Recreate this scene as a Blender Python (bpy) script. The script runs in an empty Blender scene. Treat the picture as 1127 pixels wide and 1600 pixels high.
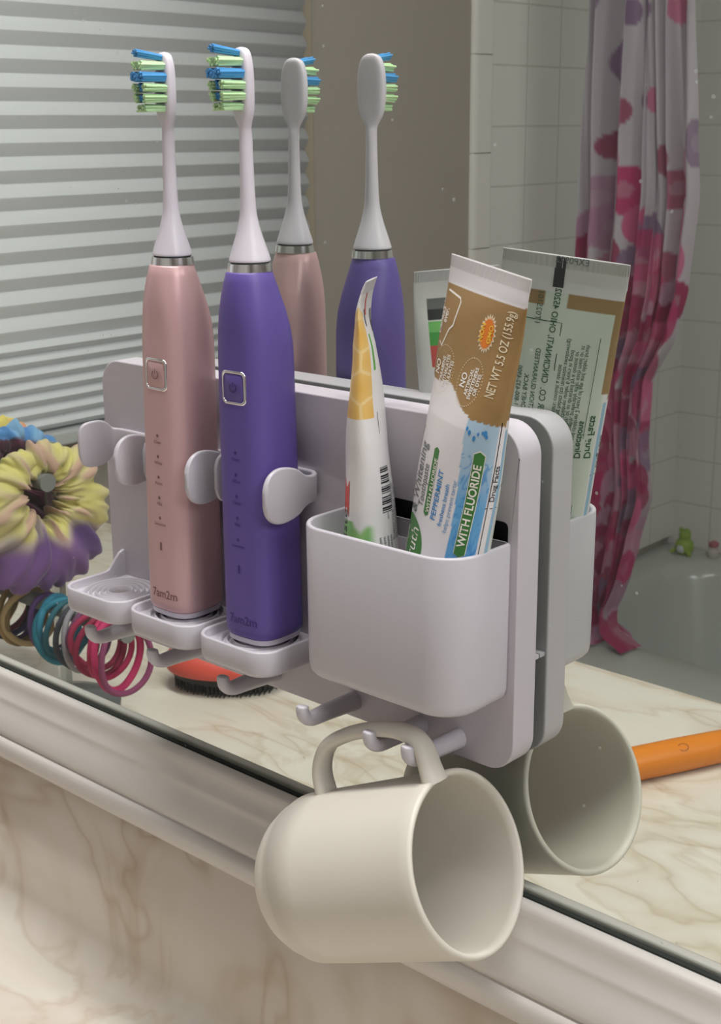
import bpy, bmesh, math, random
from mathutils import Vector, Matrix, noise
PI = math.pi
sc = bpy.context.scene
COL = sc.collection
random.seed(7)

# ------------------------------------------------------------------ camera
CAM = Vector((.3825, -.394, .0523)); FPX = 2122.1
yaw, pitch, roll = -.7384, -.2761, -.0084
fw = Vector((math.sin(yaw) * math.cos(pitch), math.cos(yaw) * math.cos(pitch), math.sin(pitch)))
r0 = Vector((math.cos(yaw), -math.sin(yaw), 0)); u0 = r0.cross(fw)
rt = r0 * math.cos(roll) + u0 * math.sin(roll); up = -r0 * math.sin(roll) + u0 * math.cos(roll)
cd = bpy.data.cameras.new('camera'); cam = bpy.data.objects.new('camera', cd); COL.objects.link(cam)
cam.matrix_world = Matrix(((rt.x, up.x, -fw.x, CAM.x), (rt.y, up.y, -fw.y, CAM.y), (rt.z, up.z, -fw.z, CAM.z), (0, 0, 0, 1)))
cd.sensor_fit = 'VERTICAL'; cd.sensor_height = 24; cd.lens = FPX / 1600 * 24
cd.clip_start = .01; cd.clip_end = 50
cd.dof.use_dof = True; cd.dof.focus_distance = .53; cd.dof.aperture_fstop = 30
sc.camera = cam

# ------------------------------------------------------------------ world, lamps, exposure
w = bpy.data.worlds.new('world'); sc.world = w; w.use_nodes = True
w.node_tree.nodes['Background'].inputs[0].default_value = (.75, .8, .9, 1)
w.node_tree.nodes['Background'].inputs[1].default_value = .4

def area(name, loc, size, size_y, power, color, target):
    l = bpy.data.lights.new(name, 'AREA'); l.shape = 'RECTANGLE'; l.size = size; l.size_y = size_y
    l.energy = power; l.color = color
    o = bpy.data.objects.new(name, l); COL.objects.link(o); o.location = loc
    o.rotation_euler = (Vector(target) - Vector(loc)).to_track_quat('-Z', 'Y').to_euler()
    return o
area('vanity_light', (.10, -.115, .98), 1.2, .09, 20, (1, .985, .965), (.10, -.17, 0))
area('right_side_light', (1.75, -.45, 1.05), .8, .8, 19, (.97, .985, 1), (-.2, -.5, -.1))  # unseen side light from the right, its fixture is assumed
vs = sc.view_settings
vs.view_transform = 'Standard'; vs.look = 'None'; vs.gamma = 1; vs.use_curve_mapping = False; vs.exposure = -0.34

# ------------------------------------------------------------------ helpers
def lin(c):
    if isinstance(c, str):
        c = [int(c[i:i + 2], 16) / 255 for i in (0, 2, 4)]
    return tuple(((v / 12.92) if v <= .04045 else ((v + .055) / 1.055) ** 2.4) for v in c)

def mat(name, col, rough=.5, metal=0, spec=.5, coat=0, trans=0, sss=0, alpha=1, ior=1.45, sheen=0):
    m = bpy.data.materials.new(name); m.use_nodes = True
    b = m.node_tree.nodes['Principled BSDF']
    b.inputs['Base Color'].default_value = (*lin(col), 1)
    b.inputs['Roughness'].default_value = rough; b.inputs['Metallic'].default_value = metal
    b.inputs['Specular IOR Level'].default_value = spec; b.inputs['Coat Weight'].default_value = coat
    b.inputs['Transmission Weight'].default_value = trans; b.inputs['Alpha'].default_value = alpha
    b.inputs['IOR'].default_value = ior; b.inputs['Sheen Weight'].default_value = sheen
    if sss:
        b.inputs['Subsurface Weight'].default_value = sss; b.inputs['Subsurface Scale'].default_value = .004
    return m

def N(m, t, **kw):
    n = m.node_tree.nodes.new(t)
    for k, v in kw.items():
        if k.startswith('_'): n.inputs[k[1:]].default_value = v
        else: setattr(n, k, v)
    return n
def L(m, a, b): m.node_tree.links.new(a, b)
def BS(m): return m.node_tree.nodes['Principled BSDF']

def bump(m, scale, strength, dist=.0005, detail=3, coord='Object'):
    tc = N(m, 'ShaderNodeTexCoord'); nz = N(m, 'ShaderNodeTexNoise', _Scale=scale, _Detail=detail)
    bp = N(m, 'ShaderNodeBump', _Strength=strength, _Distance=dist)
    L(m, tc.outputs[coord], nz.inputs['Vector']); L(m, nz.outputs['Fac'], bp.inputs['Height']); L(m, bp.outputs[0], BS(m).inputs['Normal'])
    return m

def attr_mat(name, rough=.4, sheen=0, coat=0, alphaish=0):
    m = mat(name, 'ffffff', rough, sheen=sheen, coat=coat)
    a = N(m, 'ShaderNodeAttribute', attribute_name='Col'); L(m, a.outputs['Color'], BS(m).inputs['Base Color'])
    return m

def obj(name, bm, mats=None, parent=None, smooth=True, bevel=0, seg=2, angle=35, subsurf=0):
    bmesh.ops.recalc_face_normals(bm, faces=bm.faces)
    me = bpy.data.meshes.new(name); bm.to_mesh(me); bm.free()
    if mats:
        for m in (mats if isinstance(mats, (list, tuple)) else [mats]): me.materials.append(m)
    if smooth:
        for p in me.polygons: p.use_smooth = True
        try: me.set_sharp_from_angle(angle=math.radians(angle))
        except Exception: pass
    o = bpy.data.objects.new(name, me); COL.objects.link(o)
    if parent: o.parent = parent
    if bevel:
        md = o.modifiers.new('bevel', 'BEVEL'); md.width = bevel; md.segments = seg; md.limit_method = 'ANGLE'; md.angle_limit = math.radians(35)
        md.harden_normals = False
    if subsurf:
        md = o.modifiers.new('sub', 'SUBSURF'); md.levels = subsurf; md.render_levels = subsurf
    return o

def tag(o, label, cat, group=None):
    o['label'] = label; o['category'] = cat
    if group: o['group'] = group
    return o
def thing(name, label, cat, loc=(0, 0, 0), rz=0, group=None, rot=None):
    o = bpy.data.objects.new(name, None); COL.objects.link(o); o.location = loc
    o.rotation_euler = rot if rot else (0, 0, rz); o.empty_display_size = .02
    return tag(o, label, cat, group)
def struct(o): o['kind'] = 'structure'; return o

def box(bm, x0, x1, y0, y1, z0, z1, mi=0):
    v = [bm.verts.new((x, y, z)) for x in (x0, x1) for y in (y0, y1) for z in (z0, z1)]
    for f in ((0, 1, 3, 2), (4, 6, 7, 5), (0, 4, 5, 1), (2, 3, 7, 6), (0, 2, 6, 4), (1, 5, 7, 3)):
        bm.faces.new([v[i] for i in f]).material_index = mi

def loft(bm, rings, closed=True, cap0=True, cap1=True, mi=0):
    R = [[bm.verts.new(p) for p in r] for r in rings]
    n = len(R[0])
    for a, b in zip(R, R[1:]):
        for i in range(n if closed else n - 1):
            j = (i + 1) % n
            bm.faces.new((a[i], a[j], b[j], b[i])).material_index = mi
    if cap0: bm.faces.new(R[0][::-1]).material_index = mi
    if cap1: bm.faces.new(R[-1]).material_index = mi
    return R

def lathe(bm, prof, n=48, cx=0, cy=0, cap0=True, cap1=True, mi=0):
    return loft(bm, [[(cx + r * math.cos(2 * PI * i / n), cy + r * math.sin(2 * PI * i / n), z) for i in range(n)] for r, z in prof], True, cap0, cap1, mi)

def rrect(x0, x1, y0, y1, rs, n=8):
    """rounded rectangle, radii order: (x0,y0),(x1,y0),(x1,y1),(x0,y1)"""
    if not isinstance(rs, (list, tuple)): rs = [rs] * 4
    out = []
    cs = [(x0, y0, 1, 1, PI), (x1, y0, -1, 1, 1.5 * PI), (x1, y1, -1, -1, 0), (x0, y1, 1, -1, .5 * PI)]
    for (x, y, sx, sy, a0), r in zip(cs, rs):
        r = max(r, 1e-5)
        for i in range(n + 1):
            a = a0 + .5 * PI * i / n
            out.append((x + sx * r + r * math.cos(a), y + sy * r + r * math.sin(a)))
    return out

def dense(P):
    out = []
    for i, p in enumerate(P):
        q = P[(i + 1) % len(P)]; out.append(p)
        if (i + 1) % 11 == 0:       # straight run between two corners
            for k in range(1, 12): out.append((p[0] + (q[0] - p[0]) * k / 12, p[1] + (q[1] - p[1]) * k / 12))
    return out
def prism_y(bm, pts, y0, y1):   # pts in (x, z)
    loft(bm, [[(x, y0, z) for x, z in pts], [(x, y1, z) for x, z in pts]])

def catmull(P, n):
    P = [Vector(p) for p in P]; out = []
    for i in range(len(P) - 1):
        a = P[i - 1] if i else P[0] * 2 - P[1]; b = P[i]; c = P[i + 1]; d = P[i + 2] if i + 2 < len(P) else c * 2 - b
        for k in range(n):
            t = k / n
            out.append(.5 * ((2 * b) + (c - a) * t + (2 * a - 5 * b + 4 * c - d) * t * t + (-a + 3 * b - 3 * c + d) * t ** 3))
    out.append(P[-1]); return out

def tube(bm, path, radii, n=16, closed=False, flat=None, mi=0, upv=None):
    """sweep of an ellipse (ra, rb) along path"""
    P = [Vector(p) for p in path]; m = len(P); rings = []
    nrm = None
    for i, p in enumerate(P):
        if closed: t = (P[(i + 1) % m] - P[i - 1]).normalized()
        else: t = (P[min(i + 1, m - 1)] - P[max(i - 1, 0)]).normalized()
        if upv is not None: a = Vector(upv); a = (a - t * a.dot(t)).normalized()
        else:
            if nrm is None:
                a = Vector((0, 0, 1)) if abs(t.z) < .9 else Vector((1, 0, 0))
            else: a = nrm
            a = (a - t * a.dot(t)).normalized()
        nrm = a; b = t.cross(a)
        r = radii[i] if isinstance(radii, (list, tuple)) else radii
        ra, rb = r if isinstance(r, (list, tuple)) else (r, r)
        rings.append([p + a * ra * math.cos(2 * PI * k / n) + b * rb * math.sin(2 * PI * k / n) for k in range(n)])
    if closed:
        rings.append(rings[0]); R = [[bm.verts.new(q) for q in rr] for rr in rings[:-1]]
        for i in range(m):
            A, B = R[i], R[(i + 1) % m]
            for k in range(n): bm.faces.new((A[k], A[(k + 1) % n], B[(k + 1) % n], B[k])).material_index = mi
    else: loft(bm, rings, mi=mi)

def text_tris(s, size, bold=0, align='LEFT', sx=1):
    c = bpy.data.curves.new('t', 'FONT'); c.body = s; c.size = size; c.align_x = align; c.offset = bold * size; c.resolution_u = 3
    o = bpy.data.objects.new('t', c); COL.objects.link(o)
    dg = bpy.context.evaluated_depsgraph_get(); dg.update()
    me = bpy.data.meshes.new_from_object(o.evaluated_get(dg))
    V = [(v.co.x * sx, v.co.y) for v in me.vertices]; Fs = [tuple(p.vertices) for p in me.polygons]
    bpy.data.objects.remove(o); bpy.data.curves.remove(c); bpy.data.meshes.remove(me)
    return V, Fs

def put2d(bm, V, Fs, fn, mi):
    vs_ = [bm.verts.new(fn(x, y)) for x, y in V]
    for f in Fs:
        try: bm.faces.new([vs_[i] for i in f]).material_index = mi
        except ValueError: pass

def smooth01(t): t = max(0, min(1, t)); return t * t * (3 - 2 * t)
def mix(a, b, t): return tuple(x + (y - x) * t for x, y in zip(a, b))

# ------------------------------------------------------------------ materials
M_white = bump(mat('white_plastic', 'c0bcc3', .34, spec=.5), 900, .05, .0002)
M_panel = bump(mat('white_panel_plastic', 'c2bcc3', .38, spec=.5), 900, .05, .0002)
M_dark = mat('dark_pad_and_shade', '3a3d40', .6)
M_cup = bump(mat('cream_ceramic', 'd3cdc2', .42, spec=.45), 1500, .04, .0001)
M_chrome = mat('chrome', 'efefef', .18, metal=1)
M_head = mat('brush_head_plastic', 'd6d0da', .35, sss=.1)
M_green = mat('green_bristle', 'c4e6b2', .6, sss=.2)
M_blue = mat('blue_bristle', '4a97d2', .6, sss=.1)
M_gold = mat('print_grey', '6b6468', .5)
M_trim = bump(mat('painted_moulding', 'd3cec9', .38), 200, .15, .0004)
M_wall = bump(mat('wall_paint', 'a59c93', .7), 120, .3, .001)
M_ceil = mat('ceiling_paint', 'd8d5d0', .8)
M_floor = mat('floor_vinyl', 'a49a8c', .5)

def marble():
    m = mat('cultured_marble', 'd9cfc0', .28, spec=.5)
    tc = N(m, 'ShaderNodeTexCoord'); mp = N(m, 'ShaderNodeMapping'); mp.inputs['Scale'].default_value = (1, 1.7, 1); mp.inputs['Rotation'].default_value = (0, 0, .9)
    n1 = N(m, 'ShaderNodeTexNoise', _Scale=6.5, _Detail=4, _Distortion=1.0)
    n2 = N(m, 'ShaderNodeTexNoise', _Scale=2.3, _Detail=3, _Distortion=2.6)
    L(m, tc.outputs['Object'], mp.inputs[0]); L(m, mp.outputs[0], n1.inputs['Vector']); L(m, mp.outputs[0], n2.inputs['Vector'])
    r1 = N(m, 'ShaderNodeValToRGB'); e = r1.color_ramp.elements
    e[0].position = .40; e[0].color = (*lin('e6e1d9'), 1); e[1].position = .62; e[1].color = (*lin('e5dfd6'), 1)
    for p, c in ((.47, 'e2dacf'), (.49, 'dacfc1'), (.508, 'dfd7cc'), (.53, 'e8e3da')):
        x = e.new(p); x.color = (*lin(c), 1)
    r2 = N(m, 'ShaderNodeValToRGB'); e = r2.color_ramp.elements
    e[0].position = .44; e[0].color = (*lin('f3f1ed'), 1); e[1].position = .56; e[1].color = (*lin('f1eee9'), 1)
    for p, c in ((.485, 'ebe5dc'), (.5, 'd5c7b5'), (.515, 'e8e0d6')):
        x = e.new(p); x.color = (*lin(c), 1)
    mx = N(m, 'ShaderNodeMix', data_type='RGBA', blend_type='MULTIPLY'); mx.inputs[0].default_value = .75
    L(m, n1.outputs['Fac'], r1.inputs[0]); L(m, n2.outputs['Fac'], r2.inputs[0])
    L(m, r1.outputs[0], mx.inputs[6]); L(m, r2.outputs[0], mx.inputs[7])
    L(m, mx.outputs[2], BS(m).inputs['Base Color'])
    return m
M_marble = marble()

def mirror_mat():
    m = bpy.data.materials.new('mirror_glass'); m.use_nodes = True; nt = m.node_tree; nt.nodes.clear()
    out = N(m, 'ShaderNodeOutputMaterial'); g = N(m, 'ShaderNodeBsdfGlossy'); g.inputs['Roughness'].default_value = 0
    g.inputs['Color'].default_value = (.755, .79, .745, 1)
    d = N(m, 'ShaderNodeBsdfDiffuse'); d.inputs['Color'].default_value = (.75, .78, .78, 1)
    tc = N(m, 'ShaderNodeTexCoord')
    # dried water spots and dust film
    vo = N(m, 'ShaderNodeTexVoronoi', _Scale=170); ns = N(m, 'ShaderNodeTexNoise', _Scale=7, _Detail=2)
    L(m, tc.outputs['Object'], vo.inputs['Vector']); L(m, tc.outputs['Object'], ns.inputs['Vector'])
    sep = N(m, 'ShaderNodeSeparateColor'); L(m, vo.outputs['Color'], sep.inputs[0])
    # radius per cell
    rr = N(m, 'ShaderNodeMath', operation='MULTIPLY_ADD'); rr.inputs[1].default_value = .14; rr.inputs[2].default_value = .05
    L(m, sep.outputs[1], rr.inputs[0])
    lt = N(m, 'ShaderNodeMath', operation='LESS_THAN'); L(m, vo.outputs['Distance'], lt.inputs[0]); L(m, rr.outputs[0], lt.inputs[1])
    th = N(m, 'ShaderNodeMapRange'); th.inputs[1].default_value = .45; th.inputs[2].default_value = .7; th.inputs[3].default_value = .03; th.inputs[4].default_value = .35
    L(m, ns.outputs['Fac'], th.inputs[0])
    pk = N(m, 'ShaderNodeMath', operation='LESS_THAN'); L(m, sep.outputs[0], pk.inputs[0]); L(m, th.outputs[0], pk.inputs[1])
    mu = N(m, 'ShaderNodeMath', operation='MULTIPLY'); L(m, lt.outputs[0], mu.inputs[0]); L(m, pk.outputs[0], mu.inputs[1])
    ma = N(m, 'ShaderNodeMath', operation='MULTIPLY_ADD'); ma.inputs[1].default_value = .32; ma.inputs[2].default_value = .035
    L(m, mu.outputs[0], ma.inputs[0])
    mx = N(m, 'ShaderNodeMixShader'); L(m, ma.outputs[0], mx.inputs[0]); L(m, g.outputs[0], mx.inputs[1]); L(m, d.outputs[0], mx.inputs[2])
    L(m, mx.outputs[0], out.inputs[0])
    return m
M_mirror = mirror_mat()

# ------------------------------------------------------------------ the room
XL, XR_, YB, ZF, ZC = -1.0, 2.3, -2.1, -1.2, 1.3
def slab(name, x0, x1, y0, y1, z0, z1, m):
    bm = bmesh.new(); box(bm, x0, x1, y0, y1, z0, z1); return struct(obj(name, bm, m, smooth=False))
slab('floor', XL - .1, XR_ + .1, YB - .1, .1, ZF - .05, ZF, M_floor)
slab('ceiling', XL - .1, XR_ + .1, YB - .1, .1, ZC, ZC + .05, M_ceil)
slab('wall_mirror_side', XL - .1, XR_ + .1, .007, .1, ZF, ZC, M_wall)
slab('wall_right', XR_, XR_ + .1, YB, .007, ZF, ZC, M_wall)
# left wall with a window opening (built around it)
WY0, WY1, WZ0, WZ1 = -1.0, -.16, -.315, .95     # window opening in y, z
def wl():
    bm = bmesh.new()
    box(bm, XL - .1, XL, YB, WY0, ZF, ZC); box(bm, XL - .1, XL, WY1, .007, ZF, ZC)
    box(bm, XL - .1, XL, WY0, WY1, ZF, WZ0); box(bm, XL - .1, XL, WY0, WY1, WZ1, ZC)
    return struct(obj('wall_left', bm, M_wall, smooth=False))
wl()
def window():
    m = mat('window_frame_paint', 'cfc8bd', .5)
    bm = bmesh.new()
    x0, x1 = XL - .09, XL - .05
    for a, b, c, d in ((WY0, WY0 + .04, WZ0, WZ1), (WY1 - .04, WY1, WZ0, WZ1), (WY0 + .04, WY1 - .04, WZ0, WZ0 + .04), (WY0 + .04, WY1 - .04, WZ1 - .04, WZ1), (WY0 + .04, WY1 - .04, .3, .33)):
        box(bm, x0, x1, a, b, c, d)
    o = struct(obj('window_1', bm, m, smooth=False))
    bm = bmesh.new(); box(bm, XL - .073, XL - .069, WY0 + .04, WY1 - .04, WZ0 + .04, WZ1 - .04)
    obj('pane', bm, mat('window_glass', 'ffffff', .02, trans=1), o, smooth=False)
window()
def casing():
    bm = bmesh.new(); m = mat('casing_paint', 'ac9f8c', .55)
    box(bm, XL - .001, XL + .006, WY0 - .028, WY0, WZ0 - .03, WZ1 + .03)
    box(bm, XL - .001, XL + .006, WY1, WY1 + .028, WZ0 - .03, WZ1 + .03)
    box(bm, XL - .001, XL + .006, WY0, WY1, WZ1, WZ1 + .03); box(bm, XL - .001, XL + .006, WY0, WY1, WZ0 - .03, WZ0)
    struct(obj('trim_1', bm, m, smooth=False, bevel=.002))
casing()

def tile_mat():
    m = mat('bath_tile', 'b5b1aa', .22)
    geo = N(m, 'ShaderNodeNewGeometry'); sp = N(m, 'ShaderNodeSeparateXYZ'); L(m, geo.outputs['Position'], sp.inputs[0])
    P = .0955; out = None
    for ax, off in (('X', XL), ('Y', -1.4385), ('Z', .0512)):
        a = N(m, 'ShaderNodeMath', operation='SUBTRACT'); a.inputs[1].default_value = off; L(m, sp.outputs[ax], a.inputs[0])
        b = N(m, 'ShaderNodeMath', operation='PINGPONG'); b.inputs[1].default_value = P / 2; L(m, a.outputs[0], b.inputs[0])
        c = N(m, 'ShaderNodeMapRange'); c.inputs[1].default_value = .0007; c.inputs[2].default_value = .0018; L(m, b.outputs[0], c.inputs[0])
        if ax != 'Z':     # a wall lies across one of the two, that one must not count
            nn = N(m, 'ShaderNodeSeparateXYZ'); L(m, geo.outputs['Normal'], nn.inputs[0])
            ab = N(m, 'ShaderNodeMath', operation='ABSOLUTE'); L(m, nn.outputs[ax], ab.inputs[0])
            mxx = N(m, 'ShaderNodeMath', operation='MAXIMUM'); L(m, c.outputs[0], mxx.inputs[0]); L(m, ab.outputs[0], mxx.inputs[1]); c = mxx
        if out is None: out = c
        else:
            mn = N(m, 'ShaderNodeMath', operation='MINIMUM'); L(m, out.outputs[0], mn.inputs[0]); L(m, c.outputs[0], mn.inputs[1]); out = mn
    nz = N(m, 'ShaderNodeTexNoise', _Scale=9, _Detail=2)
    mx = N(m, 'ShaderNodeMix', data_type='RGBA'); mx.inputs[6].default_value = (*lin('c3c0bc'), 1); mx.inputs[7].default_value = (*lin('d9d7d4'), 1)
    L(m, out.outputs[0], mx.inputs[0]); L(m, mx.outputs[2], BS(m).inputs['Base Color'])
    bp = N(m, 'ShaderNodeBump', _Strength=.5, _Distance=.001); L(m, out.outputs[0], bp.inputs['Height']); L(m, bp.outputs[0], BS(m).inputs['Normal'])
    return m
M_tile = tile_mat()
TY = -1.438
slab('wall_back', XL - .1, XR_ + .1, YB - .1, YB, ZF, ZC, M_tile)
slab('wall_left_tile', XL, XL + .008, YB, TY, -.79, ZC, M_tile)
def bullnose():
    bm = bmesh.new(); z = -1.2
    m = mat('bullnose_tile', 'dddad6', .2)
    while z < ZC - .01:
        z1 = min(z + .1513, ZC)
        pts = []
        pr = [(XL, TY + .046)] + [(XL + .009 * math.sin(PI / 2 * i / 6), TY + .034 + .012 * math.cos(PI / 2 * i / 6)) for i in range(1, 7)] + [(XL + .009, TY + .0008), (XL, TY + .0008)]
        loft(bm, [[(x, y, z + .0008) for x, y in pr], [(x, y, z1 - .0008) for x, y in pr]])
        z = z1
    box(bm, XL, XL + .004, TY, TY + .044, -1.2, ZC)
    struct(obj('trim_2', bm, m))
bullnose()

# pleated shade
def blind():
    t = thing('pleated_blind', 'grey pleated window shade covering the window on the side wall', 'window blind', (XL + .03, -.58, WZ0))
    m = bump(mat('blind_fabric', 'd8dade', .8), 350, .25, .0006)
    bm = bmesh.new(); y0, y1 = WY0 + .012, WY1 - .01
    z = WZ0 + .02; pts = []; k = 0
    while z < WZ1:
        P2 = .0155 if k < 7 else .0300; n_ = 10
        for q in range(n_): pts.append((-.0045 + .0095 * (1 - abs(2 * q / n_ - 1)) ** .85, z + P2 * q / n_))
        z += P2; k += 1
    hi = [(x, z) for x, z in pts]
    A = [bm.verts.new((x, y0 + .58 + (0.0), z - WZ0)) for x, z in hi]
    cols = [A]
    ny = 2
    for q in range(1, ny + 1):
        yy = y0 + (y1 - y0) * q / ny
        cols.append([bm.verts.new((x, yy + .58, z - WZ0)) for x, z in hi])
    for a, b in zip(cols, cols[1:]):
        for i in range(len(a) - 1): bm.faces.new((a[i], b[i], b[i + 1], a[i + 1]))
    o = obj('fabric', bm, m, t, angle=50); md = o.modifiers.new('solid', 'SOLIDIFY'); md.thickness = .0012
    mb = mat('blind_rail', 'b9bcbc', .5)
    bm = bmesh.new(); box(bm, -.012, .012, y0 + .58, y1 + .58, .0, .018); obj('bottom_rail', bm, mb, t, bevel=.003)
    bm = bmesh.new(); box(bm, -.02, .02, y0 + .58, y1 + .58, WZ1 - WZ0, WZ1 - WZ0 + .03); obj('head_rail', bm, mb, t, bevel=.003)
blind()

# bathtub
def bathtub():
    t = thing('bathtub', 'white bathtub along the far tiled wall', 'bathtub', (XL, YB, ZF))
    m = mat('tub_enamel', 'b2b5b0', .2, coat=.2)
    X0, X1, Y0, Y1, Z = XL + .002, XL + 1.55, YB + .002, -1.38, -.80
    def rr(ins, r, z): return [(x - XL, y - YB, z - ZF) for x, y in rrect(X0 + ins[0], X1 - ins[1], Y0 + ins[2], Y1 - ins[3], r, 10)]
    bm = bmesh.new()
    rings = [rr((0, 0, 0, 0), .01, ZF + .001), rr((0, 0, 0, 0), .01, Z - .03), rr((0, 0, 0, 0), .012, Z - .012), rr((.004, .004, .003, .004), .02, Z - .003), rr((.012, .012, .012, .014), .03, Z),
             rr((.075, .07, .07, .13), .10, Z - .001), rr((.085, .08, .08, .142), .11, Z - .008), rr((.095, .09, .088, .15), .11, Z - .03),
             rr((.12, .12, .11, .17), .12, Z - .2), rr((.17, .17, .15, .21), .13, Z - .31), rr((.26, .24, .2, .26), .10, Z - .34)]
    loft(bm, rings, cap0=False)
    obj('tub_body', bm, m, t, angle=60)
bathtub()
def tub_toy():
    t = thing('frog_bath_toy', 'small green bath toy on the corner of the bathtub rim', 'bath toy', (-.925, -2.035, -.80))
    g = mat('toy_green', '86a235', .45)
    bm = bmesh.new(); lathe(bm, [(.003, 0), (.016, .002), (.020, .012), (.018, .024), (.012, .031), (.004, .034)], 20)
    for s in (-1, 1): tube(bm, [(s * .010, .006, .008), (s * .018, .014, .006), (s * .022, .018, .002)], [.006, .005, .003], 10)
    obj('body', bm, g, t)
    bm = bmesh.new(); lathe(bm, [(.002, .030), (.011, .032), (.013, .040), (.010, .048), (.002, .052)], 20)
    for s in (-1, 1): lathe(bm, [(.001, .046), (.004, .048), (.0045, .052), (.001, .056)], 10, s * .007, .004)
    obj('head', bm, g, t)
    bm = bmesh.new(); lathe(bm, [(.002, .004), (.008, .006), (.010, .012), (.007, .020), (.002, .022)], 16, 0, .0135); obj('belly', bm, mat('toy_pale', 'b7bcc0', .5), t)
    t = thing('pink_bath_toy', 'tiny pink and white bath toy beside the green one on the tub rim', 'bath toy', (-.868, -2.052, -.80))
    bm = bmesh.new(); lathe(bm, [(.002, 0), (.013, .001), (.014, .012), (.008, .020), (.002, .022)], 16); obj('body', bm, mat('toy_white', 'b5ada8', .5), t)
    bm = bmesh.new(); lathe(bm, [(.002, .020), (.010, .022), (.011, .029), (.003, .034)], 16); obj('cap', bm, mat('toy_pink', 'a8606c', .5), t)
tub_toy()

# shower curtain
def curtain():
    t = thing('shower_curtain', 'bunched white shower curtain with pink and purple dots', 'shower curtain', (0, 0, 0))
    # silhouette (z, xleft, xright) as it hangs and drifts towards the tub
    K = [(.95, -.835, -.66), (.24, -.844, -.663), (.05, -.853, -.648), (-.05, -.855, -.640), (-.19, -.857, -.652), (-.26, -.852, -.669), (-.345, -.850, -.710), (-.44, -.845, -.715), (-.535, -.838, -.708),
         (-.62, -.832, -.728), (-.675, -.828, -.742), (-.735, -.822, -.762), (-.775, -.812, -.750), (-.794, -.808, -.715)]
    def edge(z):
        for (z0, a0, b0), (z1, a1, b1) in zip(K, K[1:]):
            if z <= z0 and z >= z1:
                q = smooth01((z0 - z) / (z0 - z1)); q = (q + (z0 - z) / (z0 - z1)) / 2
                return a0 + (a1 - a0) * q, b0 + (b1 - b0) * q
        return K[-1][1:]
    W = .52; nu, nv = 260, 330; bm = bmesh.new(); cl = bm.verts.layers.float_color.new('Col')
    rnd = random.Random(21); dots = []
    z = .9; row = 0
    white = lin('c8c0c9')
    pal = [lin(c) for c in ('b32560', 'c23a74', 'a31e58', 'd0618f', 'c98aa6', 'b98aa8', '8a6a8e', '9c1f55')]
    while z > -.85:
        dens = smooth01((.25 - z) / .6)
        step = .075 - .040 * dens
        x = rnd.uniform(0, .05)
        while x < W:
            r = rnd.choice((.021, .027, .033)) * (1 + .3 * dens)
            if rnd.random() < .30 + .7 * dens:
                dots.append((x, z + rnd.uniform(-.015, .015), r, pal[rnd.randrange(len(pal))], rnd.uniform(.75, 1)))
            x += rnd.uniform(.055, .10) * (1.0 - .3 * dens)
        z -= step; row += 1
    def colour(u, z):
        c = white
        dens = smooth01((-.30 - z) / .35)
        c = mix(c, lin('93506f'), .45 * dens)
        for dx, dz, r, pc, a in dots:
            if abs(z - dz) < r and abs(u - dx) < r:
                d = math.hypot(u - dx, z - dz)
                if d < r:
                    k = smooth01((r - d) / .002) * a
                    if r > .031 and d < r * .35 : k *= .72
                    c = mix(c, pc, k)
        return c
    G = []
    for j in range(nv + 1):
        z = .95 - (.95 + .794) * j / nv
        xa, xb = edge(z); row_ = []
        for i in range(nu + 1):
            s = i / nu
            amp = .030
            ph = 2 * PI * (6.5 * s + .45 * math.sin(3.1 * s * PI + z * 1.3)) + .5 * math.sin(z * 3)
            y = -1.505 + amp * math.sin(ph) * (.7 + .3 * math.sin(7 * s + z)) + .006 * math.sin(ph * 2.3 + z * 9)
            x = xa + (xb - xa) * (s + .018 * math.sin(ph * 2 + 1) * math.sin(PI * s))
            zz = z
            if z < -.70: # gathers lying on the rim
                q = (-.70 - z) / .094; y += .03 * q * math.sin(s * 9); zz = max(z, -.797) ; x += .012 * math.sin(z * 60) * q
            v = bm.verts.new((x, y, zz)); v[cl] = (*colour(s * W, z), 1); row_.append(v)
        G.append(row_)
    for j in range(nv):
        for i in range(nu): bm.faces.new((G[j][i], G[j][i + 1], G[j + 1][i + 1], G[j + 1][i]))
    m = attr_mat('curtain_fabric', .6)
    # thin cloth lets some light through
    tr = N(m, 'ShaderNodeBsdfTranslucent'); a = [n for n in m.node_tree.nodes if n.bl_idname == 'ShaderNodeAttribute'][0]
    L(m, a.outputs['Color'], tr.inputs['Color']); mx = N(m, 'ShaderNodeMixShader'); mx.inputs[0].default_value = .3
    out = m.node_tree.nodes['Material Output']; L(m, BS(m).outputs[0], mx.inputs[1]); L(m, tr.outputs[0], mx.inputs[2]); L(m, mx.outputs[0], out.inputs[0])
    obj('cloth', bm, m, t, angle=180)
    for i in range(7):
        bm = bmesh.new(); x = -.83 + .027 * i
        tube(bm, [(x, -1.505 + .017 * math.cos(a), .967 + .017 * math.sin(a)) for a in [2 * PI * k / 18 for k in range(18)]], .0015, 8, closed=True)
        obj('hook_ring', bm, M_chrome, t)
    r = thing('curtain_rod', 'chrome curtain rod over the bathtub', 'curtain rod', (XL, -1.505, .97))
    bm = bmesh.new(); tube(bm, [(.009, 0, 0), (3.29, 0, 0)], .0125, 20); obj('rod', bm, M_chrome, r)
    bm = bmesh.new(); tube(bm, [(.0085, 0, 0), (.02, 0, 0)], .028, 24); obj('flange', bm, M_chrome, r)
curtain()

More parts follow.
